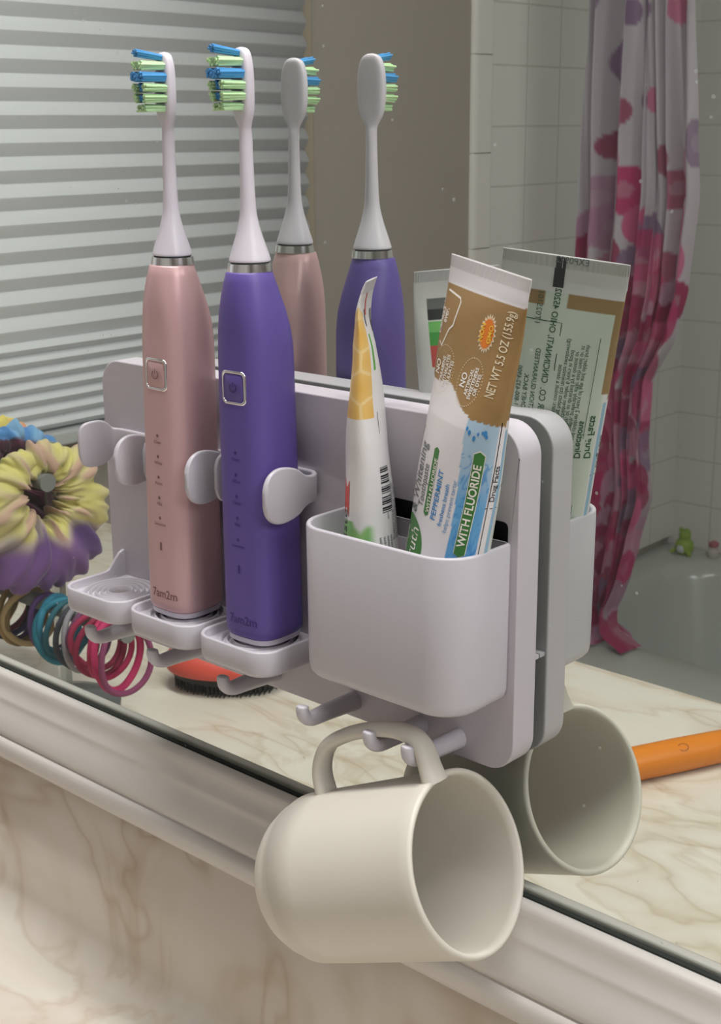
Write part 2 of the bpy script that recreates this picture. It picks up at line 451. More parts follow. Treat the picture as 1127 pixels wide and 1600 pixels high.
# ------------------------------------------------------------------ vanity: counter with coved backsplash, cabinet
def vanity():
    X0, X1 = XL, 1.1
    ZT = -.385
    pr = [(-.001, -.2835), (-.0155, -.2835), (-.0165, -.2845)]
    R_ = .020; cy, cz = -.0165 - R_, ZT + R_
    for i in range(11):
        a = PI / 2 * i / 10; pr.append((cy + R_ * math.cos(a), cz - R_ * math.sin(a)))
    pr += [(-.30, ZT), (-.520, ZT)]
    for i in range(1, 9):
        a = PI / 2 * i / 8; pr.append((-.520 - .010 * math.sin(a), ZT - .010 + .010 * math.cos(a)))
    pr += [(-.530, ZT - .025), (-.526, ZT - .030), (-.001, ZT - .030)]
    bm = bmesh.new(); n = 24
    loft(bm, [[(X0 + (X1 - X0) * i / n, y, z) for y, z in pr] for i in range(n + 1)])
    o = obj('vanity_countertop', bm, M_marble, angle=50)
    tag(o, 'cream swirled marble countertop with its raised back edge below the mirror', 'countertop')
    t = thing('vanity_cabinet', 'white bathroom vanity cabinet under the marble countertop', 'cabinet', (0, -.27, ZF))
    mc = mat('cabinet_paint', 'b9b2a8', .5)
    bm = bmesh.new(); box(bm, X0 + .002, X1 - .01, -.235, .265, .0, ZT - .031 - ZF); obj('carcass', bm, mc, t, smooth=False)
    for i in range(4):
        a = X0 + .03 + i * .51
        bm = bmesh.new(); box(bm, a, a + .48, -.253, -.2351, .08, .74); d = obj('door', bm, mc, t, smooth=False, bevel=.003)
        bm = bmesh.new(); lathe(bm, [(.004, 0), (.005, .012), (.012, .018), (.010, .026), (.002, .028)], 16)
        bmesh.ops.rotate(bm, verts=bm.verts, matrix=Matrix.Rotation(PI / 2, 3, 'X')); bmesh.ops.translate(bm, verts=bm.verts, vec=(a + (.44 if i % 2 == 0 else .04), -.2531, .6))
        obj('knob', bm, M_chrome, d)
vanity()

# ------------------------------------------------------------------ mirror with moulded bottom rail
ZM = -.2405
def mirror():
    t = thing('wall_mirror', 'large wall mirror with a white moulded rail along its bottom', 'mirror', (0, .003, ZM))
    bm = bmesh.new(); box(bm, XL + .003, 1.1, -.003, .0035, -.0018, 1.08)
    obj('mirror_glass', bm, M_mirror, t, smooth=False)
    # rail profile (y, z) world
    pr = [(.0035, -.2435), (-.0028, -.2435), (-.0029, -.2398), (-.0031, -.2389), (-.0038, -.2385), (-.0064, -.2385), (-.0080, -.2390), (-.0088, -.2404), (-.0092, -.2432), (-.0096, -.2456), (-.0106, -.2482),
          (-.0120, -.2504), (-.0126, -.2516), (-.0126, -.2526), (-.0134, -.2552), (-.0150, -.2582), (-.0165, -.2612), (-.0176, -.2640), (-.0182, -.2666), (-.0184, -.2688), (-.0176, -.2698), (-.0178, -.2704), (-.0196, -.2710), (-.0208, -.2722),
          (-.0213, -.2745), (-.0213, -.2785), (-.0205, -.2815), (-.0185, -.2828), (.0035, -.2828)]
    bm = bmesh.new(); loft(bm, [[(x, y - .003, z - ZM) for y, z in pr] for x in (XL + .003, -.3, .3, 1.1)])
    obj('bottom_rail', bm, M_trim, t, angle=50)
    bm = bmesh.new(); box(bm, XL + .003, 1.1, -.0058, -.0032, -.0025, -.0001); obj('gap_shade', bm, mat('gap_shade_dark', '2c302d', .7), t, smooth=False)  # dark strip stands in for the shadow in the gap between glass and rail
mirror()

# ------------------------------------------------------------------ holder
YF = -.0165
SLOTS = (-.0925, -.0465, -.001)
def holder():
    t = thing('toothbrush_holder', 'white plastic toothbrush holder stuck on the mirror with trays and a storage box', 'toothbrush holder', (0, -.003, -.18))
    ox, oy, oz = 0, .003, .18
    def T(bm): bmesh.ops.translate(bm, verts=bm.verts, vec=(ox, oy, oz))
    bm = bmesh.new()
    pts = rrect(-.1215, .1145, -.1808, -.0485, (.012, .012, .012, .012), 10)
    prism_y(bm, pts, -.0035, YF); 
    # side faces only bevelled; slot cut out below
    T(bm); pan = obj('back_panel', bm, M_panel, t)
    cb = bmesh.new(); prism_y(cb, rrect(.045, .1095, -.098, -.0835, .002, 4), -.03, -.006); T(cb)
    cut = obj('cutter', cb, M_dark, None); 
    cut.location = t.location
    md = pan.modifiers.new('b', 'BOOLEAN'); md.object = cut; md.operation = 'DIFFERENCE'; md.solver = 'EXACT'
    md2 = pan.modifiers.new('bv', 'BEVEL'); md2.width = .0013; md2.segments = 3; md2.limit_method = 'ANGLE'; md2.angle_limit = math.radians(50)
    dg = bpy.context.evaluated_depsgraph_get(); dg.update()
    me = bpy.data.meshes.new_from_object(pan.evaluated_get(dg)); pan.modifiers.clear(); pan.data = me
    bpy.data.objects.remove(cut)
    bm = bmesh.new(); prism_y(bm, rrect(.046, .1085, -.097, -.0845, .002, 4), -.0088, -.0063); T(bm); obj('slot_shade', bm, M_dark, t)  # added dark plate stands in for the shade inside the open slot
    bm = bmesh.new(); prism_y(bm, rrect(-.112, .1075, -.1745, -.055, .008, 6), -.0036, -.0002); T(bm); obj('adhesive_pad', bm, M_dark, t)
    bm = bmesh.new(); box(bm, .1065, .1135, -.0036, -.0003, -.1388, -.1372); T(bm); obj('locating_tab', bm, M_white, t, smooth=False)
    # trays
    for cx in SLOTS:
        bm = bmesh.new(); x0, x1, y0, y1 = cx - .0212, cx + .0212, -.0535, YF + .0004
        ZT, ZB, th = -.1468, -.1582, .0018
        def lip(p, z, k=1):
            y = p[1]; return (p[0], p[1], z + k * .0085 * smooth01((y + .0275) / .0105))
        def ring(ins, z, k=0, r=.0095):
            P = dense(rrect(x0 + ins, x1 - ins, y0 + ins, y1, (r - ins, r - ins, .0008, .0008), 10)); return [lip(p, z, k) for p in P]
        FL = -.1508
        hole = .0055; c0y = -.035
        base = ring(th, FL)
        def circ(r, z):
            # same vertex count as the wall loop, matched by direction
            out = []
            for p in base:
                d = Vector((p[0] - cx, p[1] - c0y)); d.normalize(); out.append((cx + d.x * r, c0y + d.y * r, z))
            return out
        rings = [ring(.0025, ZB), ring(.0006, ZB + .0008), ring(0, ZB + .0025), ring(0, ZT - .0006, 1), ring(.0003, ZT - .0001, 1), ring(.0009, ZT, 1), ring(th - .0003, ZT - .0002, 1), ring(th, ZT - .0007, 1), ring(th, FL + .0003, .25), ring(th + .0004, FL)]
        for k in range(5):
            R0 = .0168 - k * .0026
            rings += [circ(R0, FL), circ(R0 - .0003, FL + .0014), circ(R0 - .0007, FL + .0019), circ(R0 - .0012, FL + .0014), circ(R0 - .0015, FL)]
        rings += [circ(.0048, FL), circ(.0046, FL - .0015), circ(.0046, FL - .0018)]
        loft(bm, rings, cap0=False, cap1=False)
        # underside web
        loft(bm, [circ(.0046, FL - .0018), [(p[0], p[1], FL - .0018) for p in ring(th - .0003, 0)]], cap0=False, cap1=False)
        T(bm); obj('tray', bm, M_white, t, angle=60)
    # clips
    for cx in SLOTS:
        W = [(0, -.0176, .0058), (.008, -.0176, .0058), (.0155, -.0180, .0058), (.0188, -.0205, .0057), (.0196, -.0235, .0056), (.0196, -.0270, .0066), (.0194, -.0305, .0092), (.0190, -.0350, .0108),
             (.0186, -.0400, .0112), (.0186, -.0442, .0098), (.0190, -.0470, .0070), (.0193, -.0482, .0035)]
        WL = [(0, -.0176, .0058), (.008, -.0176, .0058), (.0155, -.0180, .0058), (.0186, -.0200, .0062), (.0192, -.0225, .0085), (.0192, -.0260, .0103), (.0194, -.0300, .0106), (.0198, -.0340, .0102), (.0202, -.0365, .0085), (.0204, -.0377, .0050)]
        PW = [(-x, y, h) for x, y, h in WL[:0:-1]] + W
        C = catmull([(x, y, h) for x, y, h in PW], 5); rings = []
        for i, p in enumerate(C):
            a = C[max(i - 1, 0)]; b = C[min(i + 1, len(C) - 1)]; tt = Vector((b.x - a.x, b.y - a.y)).normalized(); nn = Vector((-tt.y, tt.x)) * .0011
            h = p.z; e = .75; zc = -.0850 
            sec = []
            hz, hn = h, 1.0
            for q in range(4):
                sn, sz = ((1, 1), (-1, 1), (-1, -1), (1, -1))[q]
                for k in range(4):
                    a_ = PI / 2 * (q + k / 3)
                    u_, w_ = math.cos(a_), math.sin(a_)
                    c_ = min(.0009, h * .5)
                    sec.append((cx + p.x + nn.x * (sn * .15 + .85 * u_), p.y + nn.y * (sn * .15 + .85 * u_), zc + sz * (h - c_) + c_ * w_))
            rings.append(sec)
        bm = bmesh.new(); loft(bm, rings); T(bm); obj('clip', bm, M_white, t, angle=60)
    # hooks
    for hx in (-.1005, -.0565, -.011, .0350, .0702, .0890):
        bm = bmesh.new(); z = -.1722
        path = [(hx, YF + .001, z - .001), (hx, -.025, z - .0005), (hx, -.034, z - .0002), (hx, -.0405, z - .0002), (hx, -.0440, z + .0006), (hx, -.0462, z + .0026), (hx, -.0470, z + .0052), (hx, -.0468, z + .0070)]
        P = catmull(path, 4); n = len(P)
        rad = []
        for i in range(n):
            s = i / (n - 1); rad.append((.0042 - .0014 * min(1, s / .6), .0036 - .0008 * s) if s < .62 else (.0028 - .0006 * (s - .62), .0029 - .0012 * (s - .62)))
        rad[-1] = (.0016, .0018)
        tube(bm, P, rad, 14, upv=(0, .6, 1)); T(bm); obj('hook', bm, M_white, t, angle=60)
    # storage box
    bm = bmesh.new(); x0, x1, y0, y1 = .0325, .1115, -.0492, YF + .0003; ZT, ZB, th = -.0905, -.1510, .0020
    def ring(ins, z, r=.0150): return [(x, y, z) for x, y in rrect(x0 + ins, x1 - ins, y0 + ins, y1 - (ins if ins < .001 else 0), (r - ins, r - ins, .0015, .0015), 12)]
    rings = [ring(.0050, ZB), ring(.0022, ZB + .0006), ring(.0007, ZB + .0022), ring(0.0002, ZB + .0048), ring(0, ZT - .0008), ring(.0003, ZT - .0002), ring(.0008, ZT), ring(th - .0004, ZT - .0001), ring(th, ZT - .0006), ring(th + .0004, ZB + .004), ring(.004, ZB + .0025)]
    loft(bm, rings); T(bm); obj('storage_box', bm, M_white, t, angle=60)
holder()

# ------------------------------------------------------------------ toothbrushes
def toothbrush(name, label, ring_x, base_x, bodymat, mark):
    H = .1480                                # ring height above the base
    t = thing(name, label, 'toothbrush', (base_x, -.035, -.1480))
    t.rotation_euler = (0, math.atan2(ring_x - base_x, H), math.radians(2))
    # body
    prof = [(.0000, .0084), (.0006, .0090), (.004, .0099), (.009, .0109), (.015, .0118), (.022, .0124), (.032, .0128), (.06, .0131), (.10, .0134), (.142, .0136), (.1445, .0134), (.1455, .0126)]
    off = lambda d: .0022 * smooth01(d / .030)
    def sec(d, h, n=56, grow=0):
        sq = 2 + 1.3 * smooth01(d / .03); out = []
        for i in range(n):
            a = 2 * PI * i / n; c, s = math.cos(a), math.sin(a)
            r = (abs(c) ** sq + abs(s) ** sq) ** (-1 / sq) * (h + grow)
            out.append((r * c, r * s + off(d) - .0006, H - d))
        return out
    bm = bmesh.new(); rings = []
    for (a, ha), (b, hb) in zip(prof, prof[1:]):
        k = max(1, int((b - a) / .004))
        for i in range(k): rings.append(sec(a + (b - a) * i / k, ha + (hb - ha) * i / k))
    rings.append(sec(*prof[-1])); loft(bm, rings)
    def hw(d):
        for (a, ha), (b, hb) in zip(prof, prof[1:]):
            if a <= d <= b: return ha + (hb - ha) * (d - a) / (b - a)
        return .0136
    # front surface printing (front is -y), x to the viewer's right is +x
    def front(cx, d0, e):
        def fn(x, y):
            d = d0 - y; X = cx + x; h = hw(d); sq = 2 + 1.3 * smooth01(d / .03)
            q = min(.97, abs(X) / h); Y = -h * (1 - q ** sq) ** (1 / sq)
            return (X, Y + off(d) - .0006 - e, H - d)
        return fn
    names = ['Clean', 'White', 'Polish', 'Mild', 'Sensitive']
    for i, s in enumerate(names):
        d0 = .0705 + i * .0088
        V = [(.0007 * math.cos(2 * PI * k / 12), .0007 * math.sin(2 * PI * k / 12)) for k in range(12)]
        put2d(bm, V, [tuple(range(12))], front(0, d0 - .0015, .00012), 1)
        V, Fs = text_tris(s, .0019, 0, 'CENTER'); put2d(bm, V, Fs, front(0, d0 + .0018, .00012), 1)
    put2d(bm, [(-.0006, -.0018), (.0006, -.0018), (.0006, .0013), (.0003, .0013), (.0003, .0018), (-.0003, .0018), (-.0003, .0013), (-.0006, .0013)], [tuple(range(8))], front(0, .1165, .00012), 1)
    V, Fs = text_tris('7am2m', .0053, .008, 'CENTER', .95); put2d(bm, V, Fs, front(0.001, .1395, .00012), 1)
    obj('handle', bm, [bodymat, mark], t, angle=60)
    bm = bmesh.new(); sec2 = lambda ins, z: [(x * ins, y * ins, z) for x, y, _ in sec(.142, .0136)]
    loft(bm, [sec2(.86, .0), sec2(.92, .0004), sec2(.93, .0025)]); obj('base_cap', bm, M_head, t)
    # chrome ring
    bm = bmesh.new(); lathe(bm, [(.0084, H - .0003), (.0087, H), (.0085, H + .0016), (.0083, H + .0030), (.0078, H + .0031)], 48); obj('ring', bm, M_chrome, t)
    bm = bmesh.new(); lathe(bm, [(.0074, H + .0030), (.0074, H + .0039)], 40); obj('gap_seal', bm, M_dark, t)
    # button
    bd = .0435; by = -hw(bd) + off(bd) - .0006
    bm = bmesh.new(); A = rrect(-.0064, .0064, -.0066, .0066, .0022, 6); B = rrect(-.0053, .0053, -.0055, .0055, .0016, 6)
    def fr(P, dy): return [(x, by + dy + .0004 * (abs(x) / .006) ** 2, H - bd + z) for x, z in P]
    loft(bm, [fr(A, .0010), fr(A, -.0001), fr([(x * .97, z * .97) for x, z in A], -.0004), fr([(x * 1.03, z * 1.03) for x, z in B], -.0004), fr(B, -.0001), fr(B, .0010)]); pb = obj('button_frame', bm, M_chrome, t, angle=60)
    bm = bmesh.new(); C = rrect(-.0050, .0050, -.0052, .0052, .0014, 6); loft(bm, [fr(C, .0012), fr(C, .0), fr([(x * .9, z * .9) for x, z in C], -.0003)])
    # power glyph
    V = []; n = 20
    for k in range(n + 1):
        a = math.radians(125 + 290 * k / n); V += [(.0019 * math.cos(a), .0019 * math.sin(a)), (.0015 * math.cos(a), .0015 * math.sin(a))]
    Fs = [(2 * k, 2 * k + 1, 2 * k + 3, 2 * k + 2) for k in range(n)]; fn = lambda x, y: (x, by - .00045, H - bd + y)
    put2d(bm, V, Fs, fn, 1); put2d(bm, [(-.0002, .0004), (.0002, .0004), (.0002, .0023), (-.0002, .0023)], [(0, 1, 2, 3)], fn, 1)
    obj('power_button', bm, [bodymat, mark], t, angle=60)
    # replaceable head
    z0 = H + .0036
    bm = bmesh.new(); rings = []
    def ell(rx, ry, z, yc=0, n=36): return [(rx * math.cos(2 * PI * i / n), yc + ry * math.sin(2 * PI * i / n), z) for i in range(n)]
    P = [(.0, .0077, .0077, 0), (.0004, .0080, .0080, 0), (.002, .0076, .0076, 0), (.006, .0063, .0063, 0), (.011, .0047, .0047, 0), (.0155, .0036, .0036, 0), (.0195, .0030, .0031, 0), (.028, .0026, .0028, 0), (.040, .0023, .0026, 0), (.046, .0023, .0025, 0),
         (.0485, .0024, .0023, -.0001), (.0505, .0032, .0023, -.0003), (.053, .0046, .0023, -.0005), (.056, .0055, .0023, -.0006), (.060, .0060, .0023, -.0007), (.065, .0061, .0023, -.0007), (.070, .0058, .0022, -.0007), (.0735, .0050, .0021, -.0007), (.0757, .0038, .0019, -.0007), (.0768, .0022, .0013, -.0007), (.0772, .0006, .0004, -.0007)]
    def sup(rx, ry, z, yc, k, n=36):
        out = []
        for i in range(n):
            a = 2 * PI * i / n; c, s = math.cos(a), math.sin(a); q = 2 + 2.5 * k; r = (abs(c) ** q + abs(s) ** q) ** (-1 / q); out.append((rx * r * c, yc + ry * r * s, z))
        return out
    PC = catmull([Vector((p[0], p[1], p[2])) for p in P], 3)
    yc = catmull([Vector((p[0], p[3], 0)) for p in P], 3)
    for a, b in zip(PC, yc): rings.append(sup(a.y, a.z, z0 + a.x, b.y, smooth01((a.x - .048) / .008)))
    loft(bm, rings); hd = obj('brush_head', bm, M_head, t, angle=60); hd.rotation_euler = (0, 0, -math.radians(14))
    # tufts (length along -y)
    rows = [(.0752, 'b', [(-.0012, .0012), (.0012, .0012)], .0106, .0010, .0014), (.0721, 'g', [(-.0028, 0), (-.0009, 0), (.0009, 0), (.0028, 0)], .0100, .0013, 0), (.0680, 'b', [(-.0036, 0), (-.0012, 0), (.0012, 0), (.0036, 0)], .0106, .0015, 0),
            (.0640, 'm', [(-.0042, 0), (-.0014, 0), (.0014, 0), (.0042, 0)], .0094, .0013, 0), (.0602, 'm', [(-.0040, 0), (-.0013, 0), (.0013, 0), (.0040, 0)], .0094, .0013, 0), (.0565, 'g', [(-.0026, 0), (0, 0), (.0026, 0)], .0086, .0012, 0)]
    rnd = random.Random(3)
    for z, c, xs, ln, r, tilt in rows:
        for k, (x, _) in enumerate(xs):
            colr = {'b': M_blue, 'g': M_green, 'm': M_blue if k in (1, 2) else M_green}[c]
            ll = ln * (.86 if (c == 'm' and k in (1, 2)) else 1)
            bm = bmesh.new()
            for s in range(11):      # filaments of one tuft
                a = s * 2.4; q = r * .92 * math.sqrt(s / 11)
                px, pz = x + q * math.cos(a), z0 + z + q * math.sin(a)
                l2 = ll * rnd.uniform(.93, 1.04); fx, fz = rnd.uniform(-.0003, .0003) + q * math.cos(a) * .25, rnd.uniform(-.0003, .0003) + q * math.sin(a) * .25 + tilt
                fr_ = r * .46
                loft(bm, [[(px + fr_ * math.cos(2 * PI * i / 6), -.0026, pz + fr_ * math.sin(2 * PI * i / 6)) for i in range(6)],
                          [(px + fx + fr_ * .9 * math.cos(2 * PI * i / 6), -.0027 - l2, pz + fz + fr_ * .9 * math.sin(2 * PI * i / 6)) for i in range(6)]])
            obj('bristle_tuft', bm, colr, hd)
M_pink = bump(mat('pink_satin', 'cfa9aa', .36, metal=.2, spec=.5), 2500, .06, .0001)
M_purp = bump(mat('purple_satin', '61519a', .42, spec=.5), 2500, .06, .0001)
toothbrush('electric_toothbrush', 'pink electric toothbrush standing in the middle tray of the holder', -.0455, -.0480, M_pink, mat('pink_brush_print', '7d5c5e', .5))
toothbrush('electric_toothbrush', 'purple electric toothbrush standing in the tray beside the storage box', 0.000, .0008, M_purp, mat('purple_brush_print', '3f3478', .5))

# ------------------------------------------------------------------ toothpaste tubes
class Tube:
    def __init__(s, A, B, Cb, L_, prof):
        A, B = Vector(A), Vector(B); s.Ct = (A + B) / 2; s.ax = Vector(Cb).normalized(); s.e1 = (B - A).normalized(); s.e1 = (s.e1 - s.ax * s.e1.dot(s.ax)).normalized()
        s.e2 = s.e1.cross(s.ax).normalized()
        if s.e2.y > 0: s.e2 = -s.e2
        s.L = L_; s.prof = prof; s.curl = 0
    def wd(s, t):
        t = max(0, min(1, t)); P = s.prof
        for (a, w0, d0), (b, w1, d1) in zip(P, P[1:]):
            if a <= t <= b: q = (t - a) / (b - a); return w0 + (w1 - w0) * q, d0 + (d1 - d0) * q
        return P[-1][1:]
    def S(s, th, t, e=0):
        w_, d_ = s.wd(t)
        n = (s.e1 * math.cos(th) * d_ + s.e2 * math.sin(th) * w_)
        n = n.normalized() if n.length > 1e-9 else s.e2
        wob = (1 - t) * .0006 * math.sin(t * 19 + 2 * math.cos(th)) * smooth01(t / .1)
        return s.Ct + s.ax * (s.L * t) + s.e1 * w_ * math.cos(th) + s.e2 * (d_ * math.sin(th) + wob - s.curl * max(0, 1 - t / .10) ** 2) + n * e
    def walk(s, th, t, dist):
        w_, d_ = s.wd(t); n = 10
        for _ in range(n):
            th += dist / n / max(.002, math.sqrt((w_ * math.sin(th)) ** 2 + (d_ * math.cos(th)) ** 2))
        return th
    def mapper(s, th0, t0, e=.00012):
        return lambda x, y: s.S(s.walk(th0, t0 - x / s.L, y), t0 - x / s.L, e)
    def text(s, bm, body, th, t, size, mi, bold=.01, align='LEFT', sx=1, e=.00014, sy=1):
        V, Fs = text_tris(body, size, bold, align, sx); V = [(x, y * sy) for x, y in V]
        put2d(bm, V, Fs, s.mapper(th, t, e), mi)
    def patch(s, bm, poly, th, t, mi, e=.00010):
        """polygon fan patch in local (x up the tube, y left), from its centre, ringed so that it bends"""
        n = len(poly); cx = sum(p[0] for p in poly) / n; cy = sum(p[1] for p in poly) / n; m = s.mapper(th, t, e)
        prev = [bm.verts.new(m(cx, cy))] * n
        for k in range(1, 7):
            q = k / 6; cur = [bm.verts.new(m(cx + (x - cx) * q, cy + (y - cy) * q)) for x, y in poly]
            for i in range(n):
                j = (i + 1) % n
                f = (prev[i], cur[i], cur[j]) if k == 1 else (prev[i], cur[i], cur[j], prev[j])
                bm.faces.new(f).material_index = mi
            prev = cur
    def band(s, bm, P, wd_, th, t, mi, closed=True, e=.00012):
        m = s.mapper(th, t, e); n = len(P); A = []; 
        for i in range(n):
            a = Vector(P[i - 1] if (i or closed) else P[0]); b = Vector(P[(i + 1) % n] if (i < n - 1 or closed) else P[-1]); tt = (b - a).normalized(); nn = Vector((-tt.y, tt.x)) * wd_ / 2; p = Vector(P[i])
            A.append((bm.verts.new(m(*(p + nn))), bm.verts.new(m(*(p - nn)))))
        for i in range(n if closed else n - 1):
            j = (i + 1) % n; bm.faces.new((A[i][0], A[i][1], A[j][1], A[j][0])).material_index = mi
    def body(s, bm, paint, nth=220, nt=300, tmax=.90):
        cl = bm.verts.layers.float_color.new('Col'); G = []
        for j in range(nt + 1):
            t = tmax * j / nt; row = []
            for i in range(nth):
                th = -PI + 2 * PI * i / nth
                e = 0
                if .004 < t < .028: e = .00012 * math.sin(s.wd(t)[0] * math.cos(th) * 7000)
                v = bm.verts.new(s.S(th, t, e)); v[cl] = (*paint(th, t), 1); row.append(v)
            G.append(row)
        for a, b in zip(G, G[1:]):
            for i in range(nth): k = (i + 1) % nth; bm.faces.new((a[i], a[k], b[k], b[i]))
        bm.faces.new(G[0]); bm.faces.new(G[-1][::-1])
def pill(l, w_):
    k = w_ * .5; return [(0 - k * .6, 0), (0, w_ / 2), (l * .25, w_ / 2), (l * .5, w_ / 2), (l * .75, w_ / 2), (l, w_ / 2), (l + k * .6, 0), (l, -w_ / 2), (l * .75, -w_ / 2), (l * .5, -w_ / 2), (l * .25, -w_ / 2), (0, -w_ / 2)]
M_tubepaint = attr_mat('tube_print', .35)
P_ = {n: mat('ink_' + n, c, .4) for n, c in dict(white='efe9e2', cream='e6d7b8', green='3f7a3a', dkgreen='2c5a3a', grey='6d7275', blue='3c86c4', ltblue='6f9bc4', orange='e07b28', yellow='f0c040', black='26282c', red='d05148').items()}
INK = list(P_.keys()); INKM = [M_tubepaint] + [P_[k] for k in INK]; I = {k: i + 1 for i, k in enumerate(INK)}

def paste_big():
    t = thing('toothpaste_tube', 'large brown, white and blue toothpaste tube leaning in the storage box', 'toothpaste', (0.0870, -.0300, -.1420))
    T_ = Tube((.082, -.0152, .0094), (.1269, -.030, .0048), (-.1266, -.0504, -.9907), .1545, [(0, .0237, .0006), (.06, .0237, .0012), (.12, .0232, .003), (.35, .0215, .009), (.7, .0192, .0128), (1, .0165, .0128)])
    Wt, Br, Gn = lin('dedadd'), lin('9a7a4e'), lin('cfd6cc')
    def paint(th, t_):
        n1 = noise.noise(Vector((th * 2, t_ * 22, 3)))
        front = -.12 < th < 3.35
        if t_ < .030: return mix(Wt, lin('b5b0ae'), .55)
        if front:
            if t_ < .062 + .004 * math.sin(th): return Wt
            lim = (.322 + .0035 * abs(math.sin(th * 18))) if th < 1.08 else (.318 - .050 * smooth01((th - 1.08) / .75) + .010 * math.sin((th - 1.9) * 3.6) * (th > 1.9))
            if t_ < lim: return mix(Br, lin('7f6139'), .35 * max(0, n1) + .25 * (noise.noise(Vector((th * 14, t_ * 140, 1))) > .55))
            bl = 1.04 - .14 * smooth01((t_ - .33) / .3)
            if .17 < th < bl:
                c = mix(lin('a8c2d6'), lin('5f9fd0'), smooth01((t_ - .40) / .14))
                sw = noise.noise(Vector((th * 3.2, t_ * 17, 9))) ; sw2 = abs(noise.noise(Vector((th * 4.5 + sw, t_ * 26 + sw * 2, 4))))
                if t_ > .40: c = mix(c, lin('3a86c6'), .75 * smooth01((.10 - sw2) / .09))
                if t_ > .55: c = mix(c, lin('8fbbdc'), .4 * smooth01((sw - .1) / .3))
                return c
            return Wt
        # back
        if th > 2.6 or th < -2.75: return Wt if t_ > .115 or t_ < .085 else Br
        if t_ < .085: return Wt
        if t_ < .118: 
            return Gn if -1.80 < th < -1.45 else Br
        if th > -.45 and t_ < .31: return Br
        if th > -.36: return lin('8fb4cf') if th > -.30 and t_ > .33 else Wt
        return Gn
    bm = bmesh.new(); T_.body(bm, paint)
    # crimp block mark on the back
    T_.patch(bm, [(0, -.0020), (.0108, -.0020), (.0108, .0020), (0, .0020)], -1.63, .074, I['black'])
    # front writing: reads up the tube
    X = T_.text
    X(bm, 'NET WT 5.5 OZ (155.9g)', .60, .268, .0056, I['cream'], .012, sx=.50, sy=.95)
    # shield with text
    S_ = [(.0, -.006), (-.001, .0005), (.004, .0035), (.010, .0045), (.013, .0030)]
    T_.band(bm, [(-.0005, .0045), (-.0018, .002), (.0045, -.0012), (.0065, -.0034), (.0085, -.0036), (.0148, -.0045), (.0160, -.0035), (.0172, .006)], .0007, 2.26, .190, I['white'], closed=False)
    X(bm, 'harsh', 2.80, .135, .0028, I['white'], .02, sy=1.8); X(bm, 'chemicals', 2.58, .178, .0030, I['white'], .02, sx=.80, sy=1.7); X(bm, 'ever.', 2.36, .150, .0030, I['white'], .02, sx=.85, sy=1.6)
    # starburst
    P = []
    for k in range(44):
        a = 2 * PI * k / 44; r = 1 if k % 2 else .80; P.append((.0068 * r * math.cos(a), .0043 * r * math.sin(a)))
    T_.patch(bm, P, 1.20, .138, I['cream'], .00010); T_.patch(bm, [(x * .84, y * .84) for x, y in P], 1.20, .138, I['orange'], .00018)
    X(bm, 'NON', 1.27, .138, .0027, I['yellow'], .03, 'CENTER', e=.00028); X(bm, 'GMO', 1.08, .138, .0027, I['yellow'], .03, 'CENTER', e=.00028)
    # dotted seals
    for th, tc, words in ((2.12, .248, ('NO', 'PARABENS', 'PHTHALATES', 'SULFATES')), (1.30, .250, ('NO', 'ARTIFICIAL', 'SWEETENERS', 'OR DYES'))):
        for k in range(46):
            a = 2 * PI * k / 46; cx, cy = .0083 * math.cos(a), (.0074 if th > 2 else .0062) * math.sin(a)
            put2d(bm, [(cx + .00022 * math.cos(b * PI / 3), cy + .00022 * math.sin(b * PI / 3)) for b in range(6)], [tuple(range(6))], T_.mapper(th, tc), I['cream'])
        for q, wd_ in enumerate(words):
            sz = .0034 if q == 0 else .00195
            fn0 = T_.mapper(th, tc, .00014); ky = 1.5 if th > 2 else 1.2; yo = (.0016, -.0006, -.0024, -.0042)[q] * ky
            V, Fs = text_tris(wd_, sz, .02, 'CENTER', .95); put2d(bm, [(x, y * ky + yo) for x, y in V], Fs, fn0, I['white'])
    X(bm, '& Whitening', 1.98, .585, .0060, I['grey'], .012, sx=.84, sy=1.45); X(bm, 'Toothpaste', 1.76, .562, .0042, I['grey'], .006, sx=.80, sy=1.3)
    X(bm, 'Healthy', 2.46, .47, .0050, I['grey'], .006, sx=.86, sy=1.4)
    T_.patch(bm, pill(.0235, .0030), 1.62, .570, I['green']); X(bm, 'WITH FLUORIDE', 1.54, .566, .0027, I['white'], .012, e=.0002, sx=.98)
    X(bm, 'PEPPERMINT', 1.34, .576, .0036, I['blue'], .015, sx=.92); X(bm, 'freshens breath', 1.15, .582, .0028, I['blue'], .01, sx=.88); X(bm, 'helps prevent tartar', 1.00, .592, .0026, I['ltblue'], .004, sx=.92)
    T_.patch(bm, pill(.0365, .0044), .59, .630, I['white']); T_.patch(bm, pill(.0362, .0039), .59, .630, I['green'], .00018); X(bm, 'WITH FLUORIDE', .50, .612, .0040, I['white'], .02, e=.0003)
    # round emblem
    P = [(.0108 * math.cos(2 * PI * k / 40), .0120 * math.sin(2 * PI * k / 40)) for k in range(40)]
    T_.patch(bm, P, 2.14, .662, I['green']); X(bm, 'truth', 1.72, .700, .0066, I['white'], .0, e=.0002, sy=1.35); X(bm, 'simple', 2.20, .690, .0040, I['white'], .0, e=.0002, sy=1.35)
    # drops
    for th, tt, r in ((1.0, .345, .0005), (.93, .352, .0006), (.72, .350, .0004), (.80, .362, .0006), (.55, .345, .0007), (.50, .352, .0005), (.62, .345, .0004)):
        T_.patch(bm, [(r * 1.6 * math.cos(k * PI / 5), r * math.sin(k * PI / 5)) for k in range(10)], th, tt, I['blue'])
    # side strip with a ruled box
    T_.band(bm, [(0, 0), (.02, 0), (.04, 0), (.06, 0), (.075, 0)], .0003, .09, .80, I['black'], closed=False)
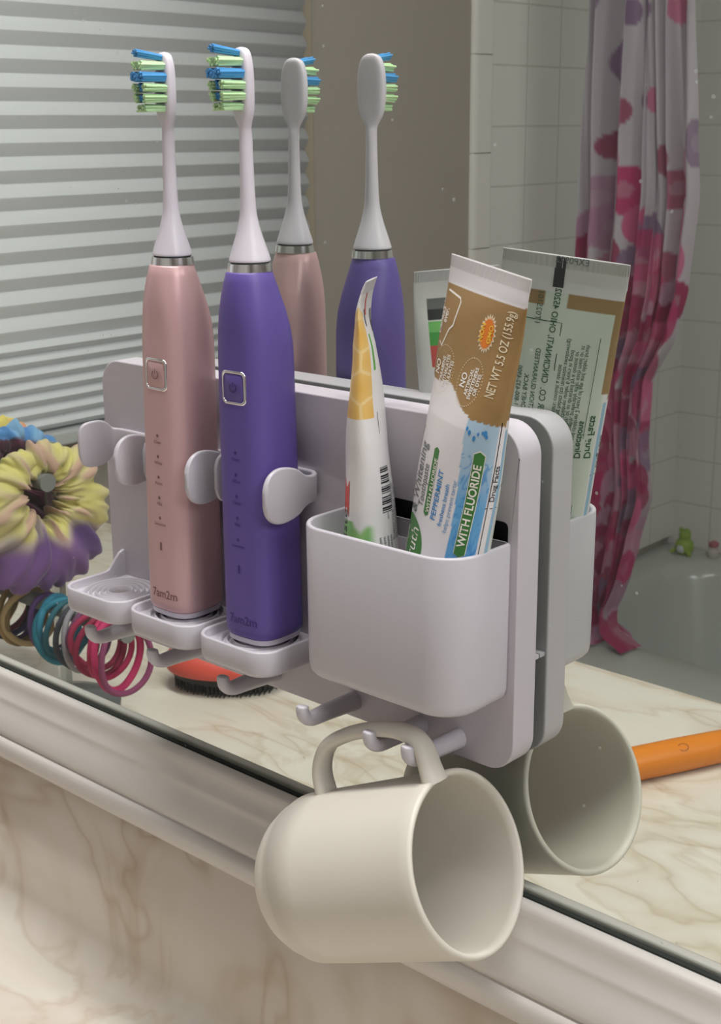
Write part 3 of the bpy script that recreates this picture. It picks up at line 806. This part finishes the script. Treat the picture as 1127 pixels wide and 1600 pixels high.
    X(bm, 'Drug Facts', -.10, .50, .0030, I['black'], .01); T_.band(bm, [(0, -.003), (0, 0), (0, .0026)], .0003, -.06, .515, I['black'], closed=False)
    # back writing
    T_.band(bm, [(0, 0), (.02, 0), (.045, 0), (.070, 0), (.0845, 0), (.0845, -.006), (.0845, -.012), (.0845, -.0175), (.070, -.0175), (.045, -.0175), (.02, -.0175), (0, -.0175)][::-1], .00035, -1.47, .70, I['dkgreen'], closed=False)
    T_.band(bm, [(.0, 0), (.04, 0), (.075, 0)], .0002, -.72, .66, I['dkgreen'], closed=False)
    X(bm, 'Drug Facts', -.62, .47, .0038, I['dkgreen'], .02); X(bm, 'Directions', -.86, .47, .0034, I['dkgreen'], .02)
    for k, s in enumerate(('adults and children 2 years of age and older: brush', 'teeth thoroughly, preferably after each meal or at', 'least twice a day, or as directed by a dentist or', 'doctor. Instruct children under 6 years in good', 'brushing and rinsing habits (to minimize swallowing)', 'children under 2 years: consult a dentist')):
        X(bm, s, -.98 - k * .085, .46, .0022, I['dkgreen'], .004, sx=.92)
    T_.band(bm, [(0, 0), (0, -.008), (0, -.016)], .0003, -1.47, .50, I['dkgreen'], closed=False)
    X(bm, 'Purposes', -.98, .60, .0030, I['dkgreen'], .02); X(bm, 'Anticavity', -1.12, .60, .0024, I['dkgreen'], .0)
    X(bm, 'THE KROGER CO.  CINCINNATI, OHIO 45202', -1.66, .46, .0034, I['dkgreen'], .012, sx=.86)
    for k, s in enumerate(('100% SATISFACTION GUARANTEED', 'OR YOUR MONEY BACK', 'TOLL FREE 1-800-632-6900', 'QUESTIONS OR COMMENTS? CALL US', 'DISTRIBUTED BY')): X(bm, s, -1.83 - k * .15, .46 - .01 * k, .0026, I['dkgreen'], .008, sx=.9)
    X(bm, '1T025101', -1.93, .165, .0030, I['dkgreen'], .0); 
    V, Fs = text_tris('EXP0922', .0034, 0, 'CENTER')
    f0 = T_.mapper(-1.45, .016, .00022); put2d(bm, [(-y, x) for x, y in V][:] and [(y, -x) for x, y in V], Fs, f0, I['grey'])
    for v in bm.verts: v.co -= Vector(t.location)
    obj('tube_body', bm, INKM, t, angle=180)
    bm = bmesh.new(); c0 = T_.Ct + T_.ax * T_.L * .90 - Vector(t.location)
    tube(bm, [c0, c0 + T_.ax * .003, c0 + T_.ax * .0085], [.0145, .0135, .0130], 32); obj('cap', bm, M_cup, t)
paste_big()

def paste_small():
    t = thing('toothpaste_tube', 'narrow white toothpaste tube with a yellow honeycomb print, seen edge on', 'toothpaste', (.0585, -.0300, -.1430))
    T_ = Tube((.0399, -.0124, -.0003), (.0600, -.041, -.001), (.056, -.023, -.998), .1450, [(0, .0172, .0006), (.05, .0171, .0012), (.10, .0171, .0022), (.16, .0171, .004), (.4, .0165, .0075), (.7, .0142, .0105), (1, .0120, .0112)])
    T_.curl = .0035
    Wt, Ye, Ln = lin('dfdcdc'), lin('dcae5a'), lin('e9cf96')
    def hexd(x, y):
        s = .0062; best = 9; 
        q = math.sqrt(3); r1 = y / (1.5 * s); j = math.floor(r1)
        ds = []
        for jj in (j - 1, j, j + 1, j + 2):
            offx = (s * q / 2) if jj % 2 else 0; i = round((x - offx) / (s * q))
            for ii in (i - 1, i, i + 1): ds.append(math.hypot(x - offx - ii * s * q, y - jj * 1.5 * s))
        ds.sort(); return ds[1] - ds[0], ds[0]
    def paint(th, t_):
        w_, d_ = T_.wd(t_)
        if t_ < .03: return lin('c9c5c8')
        if -.78 < th < 1.9 and .060 + .02 * abs(th) < t_ < .335:
            ed, ce = hexd(d_ * math.sin(th) * 1.15 + .0005, t_ * T_.L); c = mix(Ye, lin('e2bd72'), min(1, ce / .006))
            if ed < .0011: c = mix(c, Ln, .85)
            return c
        if .03 < t_ < .085 and -1.35 < th < -1.15: return lin('c04a44')
        if t_ > .60 and th > -.6:
            n_ = noise.noise(Vector((th * 2.5, t_ * 14, 2))); k = smooth01((t_ - .592 + .035 * n_) / .03) * smooth01((th + .5) / .4)
            return mix(Wt, mix(lin('8fc06a'), lin('5aa545'), .5 + .5 * n_), k * .9)
        if -2.35 < th < -1.85:
            if .075 < t_ < .105: return lin('70726f')
            if .105 < t_ < .135: return lin('2c2e30')
            if .135 < t_ < .165: return lin('77c06a')
            if .165 < t_ < .20: return lin('4ba24a')
            if .20 < t_ < .26: return lin('c8504a')
        if -1.15 < th < -.95 and .07 < t_ < .11: return lin('2c2e30')
        if -1.15 < th < -.95 and .13 < t_ < .22: return lin('5aa545')
        return Wt
    bm = bmesh.new(); T_.body(bm, paint, 180, 280)
    T_.patch(bm, [(0, -.0035), (.0135, -.0035), (.0135, .0035), (0, .0035)], 1.02, .590, I['red'])
    X = T_.text
    X(bm, 'toothpaste', .86, .80, .0075, I['black'], .0); 
    T_.band(bm, [(0, -.0045), (.040, -.0045)], .0003, -.62, .60, I['black'], closed=False)
    for k in range(22):
        x = .0008 * k; 
        if k % 5 == 3: continue
        T_.band(bm, [(x, 0), (x, -.0035), (x, -.0065)], .0003 + .0002 * (k % 3), -.72, .58, I['black'], closed=False)
    for k in range(4): X(bm, 'squeeze from the bottom', -.62 - .16 * k, .80, .0022, I['black'], .0)
    for k, s in enumerate(('Supervise children', 'as necessary until', 'capable of using', 'without supervision')): X(bm, s, -1.3 - .16 * k, .66, .0030, I['grey'], .0)
    # leaf outline
    T_.band(bm, [(.0, 0), (.003, .002), (.006, .0035), (.009, .0030), (.0075, .0010), (.004, -.0008)], .0005, .95, .70, I['dkgreen'])
    for v in bm.verts: v.co -= Vector(t.location)
    obj('tube_body', bm, INKM, t, angle=180)
    bm = bmesh.new(); c0 = T_.Ct + T_.ax * T_.L * .90 - Vector(t.location)
    tube(bm, [c0, c0 + T_.ax * .003, c0 + T_.ax * .0080], [.0108, .0102, .0098], 32); obj('cap', bm, mat('cap_green', '6fae55', .4), t)
paste_small()

# ------------------------------------------------------------------ mug hung by its handle
def mug():
    a = Vector((.914, .0983, .3937)).normalized(); rc = Vector((.112, -.0386, -.2079)); Rr = .0346; Lm = .0990
    t = thing('mug', 'cream mug hanging by its handle from the holder hooks', 'mug', rc)
    e1 = a.cross(Vector((0, 0, 1))).normalized(); e2 = e1.cross(a).normalized()
    th = .0024
    out = [(0, Rr - .0013), (.0004, Rr - .0004), (.0014, Rr), (.006, Rr - .0002), (.03, Rr - .0006), (.06, Rr - .0010), (.0735, Rr - .0013), (.0738, Rr - .0019), (.079, Rr - .0034), (.084, Rr - .0060), (.0885, Rr - .0096), (.0925, Rr - .0142), (.0955, Rr - .0190), (.0975, Rr - .0228), (Lm, Rr - .0245), (Lm, .002)]
    inn = [(0, Rr - .0013), (.0005, Rr - th), (.004, Rr - th - .0004), (.06, Rr - th - .0014), (.072, Rr - th - .002), (.083, Rr - th - .008), (.089, Rr - th - .017), (.0925, .006), (.0928, .001)]
    prof = out[::-1] + inn[1:]
    bm = bmesh.new(); n = 96
    loft(bm, [[(-a * s + e1 * r * math.cos(2 * PI * i / n) + e2 * r * math.sin(2 * PI * i / n)) for i in range(n)] for s, r in prof])
    obj('body', bm, M_cup, t, angle=70)
    H = [(.0440, -.2130), (.0425, -.2040), (.0400, -.1950), (.0408, -.1875), (.0445, -.1805), (.0525, -.1745), (.0610, -.1700), (.0705, -.1662), (.0795, -.1640), (.0875, -.1642), (.0925, -.1680), (.0952, -.1740), (.0975, -.1790)]
    P = catmull([Vector((x, -.0415, z)) - rc for x, z in H], 5)
    m = len(P); rad = [(.0048 + .0012 * (abs(i / (m - 1) - .5) * 2) ** 4, .0029 + .0010 * (abs(i / (m - 1) - .5) * 2) ** 5) for i in range(m)]
    bm = bmesh.new(); tube(bm, P, rad, 20, upv=(0, 1, 0)); obj('handle', bm, M_cup, t, angle=70)
mug()

# ------------------------------------------------------------------ things standing on the counter (seen in the mirror)
ZT = -.385
def palm_brush():
    t = thing('detangling_brush', 'coral palm-sized hairbrush lying bristles down on the counter', 'hairbrush', (-.392, -.292, ZT), math.radians(-30))
    bm = bmesh.new(); n = 48; rings = []
    for s, h in ((.86, .0155), (.97, .0165), (1.0, .0195), (.99, .024), (.94, .029), (.83, .0335), (.62, .037), (.35, .0385), (.08, .039)):
        rings.append([(.050 * s * math.cos(2 * PI * i / n) * (1 if math.cos(2 * PI * i / n) < 0 else 1.0), .033 * s * math.sin(2 * PI * i / n) * (1 - .12 * math.cos(2 * PI * i / n)), h - .006 * (math.cos(2 * PI * i / n) * .5 + .5) * smooth01((h - .02) / .02)) for i in range(n)])
    loft(bm, rings); obj('shell', bm, mat('coral_plastic', 'd8584c', .45), t)
    mb = mat('black_bristle', '1c1d20', .5)
    bm = bmesh.new(); loft(bm, [[(.044 * math.cos(2 * PI * i / n), .028 * math.sin(2 * PI * i / n), z) for i in range(n)] for z in (.010, .0157)]); obj('bristle_base', bm, mb, t)
    bm = bmesh.new()
    for i in range(-13, 14):
        for j in range(-8, 9):
            x, y = i * .0033, j * .0033
            if (x / .043) ** 2 + (y / .027) ** 2 < 1:
                loft(bm, [[(x + r * math.cos(k * PI / 2), y + r * math.sin(k * PI / 2), z) for k in range(4)] for r, z in ((.0005, .0), (.0009, .0101))])
    o = obj('bristles', bm, mb, t); o['kind'] = 'stuff'
palm_brush()

def orange_brush():
    # axis runs along the counter away from the mirror
    p0, p1 = Vector((-.052, -.372, 0)), Vector((-.024, -.430, 0)); d = (p1 - p0).normalized(); L_ = .105
    s = p0 - d * .05
    t = thing('hairbrush', 'bright orange hairbrush handle lying on the counter', 'hairbrush', (s.x, s.y, ZT), math.atan2(d.y, d.x))
    mo = mat('orange_rubber', 'd97f1e', .42)
    P = [(.0, .004), (.0006, .0075), (.003, .0100), (.008, .0113), (.03, .0118), (.08, .0120), (.13, .0112), (.145, .0090)]
    bm = bmesh.new(); tube(bm, [(x, 0, .0118) for x, r in P], [r for x, r in P], 32)
    V = [];n = 26
    for k in range(n + 1):
        a = math.radians(-150 + 300 * k / n)
        for r in (1, .82): V.append((.0042 * r * math.cos(a), .0030 * r * math.sin(a)))
    Fs = [(2 * k, 2 * k + 1, 2 * k + 3, 2 * k + 2) for k in range(n)]
    def on(x, y):
        ang = math.radians(52) + y / .0118; return (.078 + x, .0121 * math.cos(ang), .0118 + .0121 * math.sin(ang))
    put2d(bm, V, Fs, on, 1)
    obj('handle', bm, [mo, mat('emblem_dark_orange', '8a4e12', .5)], t)
    bm = bmesh.new(); lathe(bm, [(.010, .004), (.030, .006), (.034, .012), (.032, .020), (.022, .024), (.003, .025)], 40)
    for v in bm.verts: v.co.x = v.co.x * 1.45 + .185
    obj('paddle', bm, mo, t)
    bm = bmesh.new()
    for i in range(-6, 7):
        for j in range(-4, 5):
            x, y = i * .0065, j * .0065
            if (x / .042) ** 2 + (y / .028) ** 2 < 1: loft(bm, [[(.185 + x + r * math.cos(k * PI / 2), y + r * math.sin(k * PI / 2), z) for k in range(4)] for r, z in ((.0008, .0), (.0008, .0062))])
    o = obj('bristles', bm, mat('dark_bristle', '222222', .5), t); o['kind'] = 'stuff'
orange_brush()

SX, SY = -.451, -.178
RY = -.16
def tie_stand():
    t = thing('hair_tie_stand', 'clear acrylic stand with crossbars holding hair ties and scrunchies', 'hair tie stand', (SX, SY, ZT))
    m = mat('clear_acrylic', 'e9eef0', .08, trans=.85, ior=1.3); g = mat('rod_end_grey', '7d807f', .4)
    bm = bmesh.new(); lathe(bm, [(.040, 0), (.042, .002), (.042, .005), (.039, .007), (.002, .007)], 48); obj('base', bm, m, t)
    bm = bmesh.new(); box(bm, -.006, .006, -.003, .003, .0071, .215); obj('post', bm, m, t, bevel=.001)
    for z, xe in ((-.2905, -.344), (-.1945, -.4285)):
        bm = bmesh.new(); tube(bm, [(-.575 - SX, RY - SY, z - ZT), (xe - .0015 - SX, RY - SY, z - ZT)], .0062, 20)
        c = obj('crossbar', bm, g, t)
        bm = bmesh.new(); tube(bm, [(xe - .0015 - SX, RY - SY, z - ZT), (xe - SX, RY - SY, z - ZT)], .0068, 20); obj('end_cap', bm, g, c)
tie_stand()
def tie(x, z, col, cname, rr=.0235, th=.0022, seed=0, where=''):
    rnd = random.Random(seed); 
    bm = bmesh.new(); n = 44; tw = rnd.uniform(-.25, .25); sw = rnd.uniform(-.18, .18); el = rnd.uniform(1.0, 1.22); ph = rnd.uniform(0, 6)
    c = Vector((x, RY, z)); P = []
    for k in range(n):
        a = 2 * PI * k / n; yy = rr / math.sqrt(el) * math.cos(a); zz = rr * el * math.sin(a); zz = zz - rr * el + .0065
        xx = .0022 * math.sin(2 * a + ph) + tw * yy + .10 * -zz * sw * 4
        P.append((xx, yy + sw * zz * .5, zz))
    tube(bm, P, th, 10, closed=True)
    m = bump(mat('elastic_' + cname, col, .7), 1800, .5, .0004)
    o = obj('hair_tie', bm, m, None, angle=180); o.location = c
    return o
cols1 = [('purple', '5b3f78'), ('bright teal', '2b7a94'), ('teal', '24768c'), ('dark teal', '225c6c'), ('charcoal', '3c3f4a'), ('silver grey', '8f8b93'), ('dusky plum', '6d3f63'), ('crimson', 'a22b52'), ('deep red', '8e1f45'), ('raspberry', 'b52a5c'), ('hot pink', 'c43068'), ('mauve', '8a4068')]
xs = -.440
for i, (cn, c) in enumerate(cols1):
    o = tie(xs + i * .0081, -.2905, c, cn.replace(' ', '_'), rr=.0190 + .0015 * (i % 3) + .0015 * (i > 8), th=.0023 if i not in (1, 2, 10) else .0028, seed=i + 1)
    nb = {0: 'just right of the clear post', len(cols1) - 1: 'at the tip of the lower crossbar'}.get(i, 'between the %s tie and the %s tie' % (cols1[i - 1][0], cols1[min(i + 1, len(cols1) - 1)][0]))
    tag(o, cn + ' hair tie ' + nb, 'hair tie', 'hair ties on the lower crossbar')
cols2 = [('brown', '6b4a3a'), ('orange', 'c8562a'), ('tan', 'a08a5c'), ('plum red', '8a3a58'), ('black', '2e2c33'), ('indigo', '4a4478'), ('violet', '5d4a82'), ('golden beige', 'a58a58'), ('olive brown', '7a6742'), ('sandy', 'b59a70')]
for i, (cn, c) in enumerate(cols2):
    o = tie(-.522 + i * .0066, -.2905, c, cn.replace(' ', '_'), rr=.0195 + .0015 * (i % 2), th=.0024, seed=i + 40)
    nb = {0: 'at the far left of the lower crossbar', len(cols2) - 1: 'just left of the clear post'}.get(i, 'between the %s tie and the %s tie' % (cols2[i - 1][0], cols2[min(i + 1, len(cols2) - 1)][0]))
    tag(o, cn + ' hair tie ' + nb, 'hair tie', 'hair ties on the lower crossbar')

M_scr = attr_mat('scrunchie_fabric', .8, sheen=.3)
def scrunchie(x, z, R, r, palette, label, seed, sy=1, tiltz=0):
    bm = bmesh.new(); cl = bm.verts.layers.float_color.new('Col'); n, m = 300, 56; G = []
    for i in range(n):
        A = 2 * PI * i / n
        row = []
        for j in range(m):
            B = 2 * PI * j / m
            cA, sA = math.cos(A), math.sin(A)
            f = noise.noise(Vector((cA * 1.7 + seed, sA * 1.7, math.cos(B) * .5)))
            f2 = noise.noise(Vector((cA * 4.5 + .4 * math.sin(B), sA * 4.5 + seed, math.cos(B) * .9 + .5 * math.sin(B))))
            f3 = noise.noise(Vector((cA * 11, sA * 11 + seed, math.cos(B) * 1.8)))
            w_ = A * 7 + 7.5 * f + 3.4 * f2 + 1.1 * math.sin(B + 2 * A + seed) + 1.3 * math.sin(3 * A + seed)
            fold = abs(math.sin(w_ / 2)) ** .6
            outer = .5 + .5 * math.cos(B)
            ra = r * (1 - .42 * sA)                      # bunched thin over the bar, full below it
            rad = ra * (.72 + .20 * outer + .22 * (fold - .5) * (.55 + .45 * outer) * (1 + .5 * sA) + .34 * f2 + .20 * f3 + .16 * f)
            Rr = R + ra - r * .5
            yy = (Rr + rad * math.cos(B)) * cA * sy; zz = (Rr + rad * math.cos(B)) * sA
            xx = min(ra, r * 1.1) * (.85 + .3 * (fold - .5) + .3 * f2) * .66 * math.sin(B)
            v = bm.verts.new((xx, yy, zz))
            v[cl] = (*palette(A, B, zz, yy, f, f2), 1); row.append(v)
        G.append(row)
    for i in range(n):
        for j in range(m): bm.faces.new((G[i][j], G[(i + 1) % n][j], G[(i + 1) % n][(j + 1) % m], G[i][(j + 1) % m]))
    o = obj('scrunchie', bm, M_scr, None, angle=180); o.location = (x, RY, z); o.rotation_euler = (0, 0, tiltz)
    return tag(o, label, 'scrunchie', 'scrunchies on the upper crossbar')
Ya, Yb, Pk, Pu, Dp = lin('cbc174'), lin('c6b88c'), lin('ba8f86'), lin('77538f'), lin('553872')
def palA(A, B, z, y, f, f2):
    k = smooth01((-.022 - z + .022 * f) / .014); c = mix(Ya, Yb, smooth01(.5 + f2 * 1.4)); c = mix(c, Pk, .75 * smooth01((f2 - .12) / .22)); c = mix(c, lin('cdbfae'), .8 * smooth01(1 - abs(k - .45) * 3))
    return mix(c, mix(Pu, Dp, smooth01(.5 + f * 2)), k)
scrunchie(-.4400, -.2050, .0225, .0225, palA, 'yellow and purple tie-dyed scrunchie at the front end of the upper crossbar', 2.3)
def palB(A, B, z, y, f, f2):
    k = smooth01((math.cos(B) - .15 + .5 * f) / .3) * smooth01((z + .01) / .02)
    return mix(mix(lin('3a1428'), lin('5a1f3c'), smooth01(.5 + 2 * f2)), mix(lin('4a7fb8'), lin('7aa6cc'), smooth01(.4 + f2 * 2)), k)
scrunchie(-.480, -.2020, .0280, .0215, palB, 'blue and burgundy scrunchie just behind the yellow and purple one', 5.1)
def palC(A, B, z, y, f, f2): return mix(lin('d6c46a'), lin('cf8f70'), smooth01((f2 - .1) / .3))
scrunchie(-.514, -.2000, .0290, .0215, palC, 'plain yellow scrunchie behind the blue and burgundy one', 8.6)
def palD(A, B, z, y, f, f2): return mix(lin('8a3038'), lin('6a2030'), smooth01(.5 + f2))
scrunchie(-.548, -.1980, .0300, .0205, palD, 'dark red scrunchie, hindmost on the upper crossbar', 11.2)
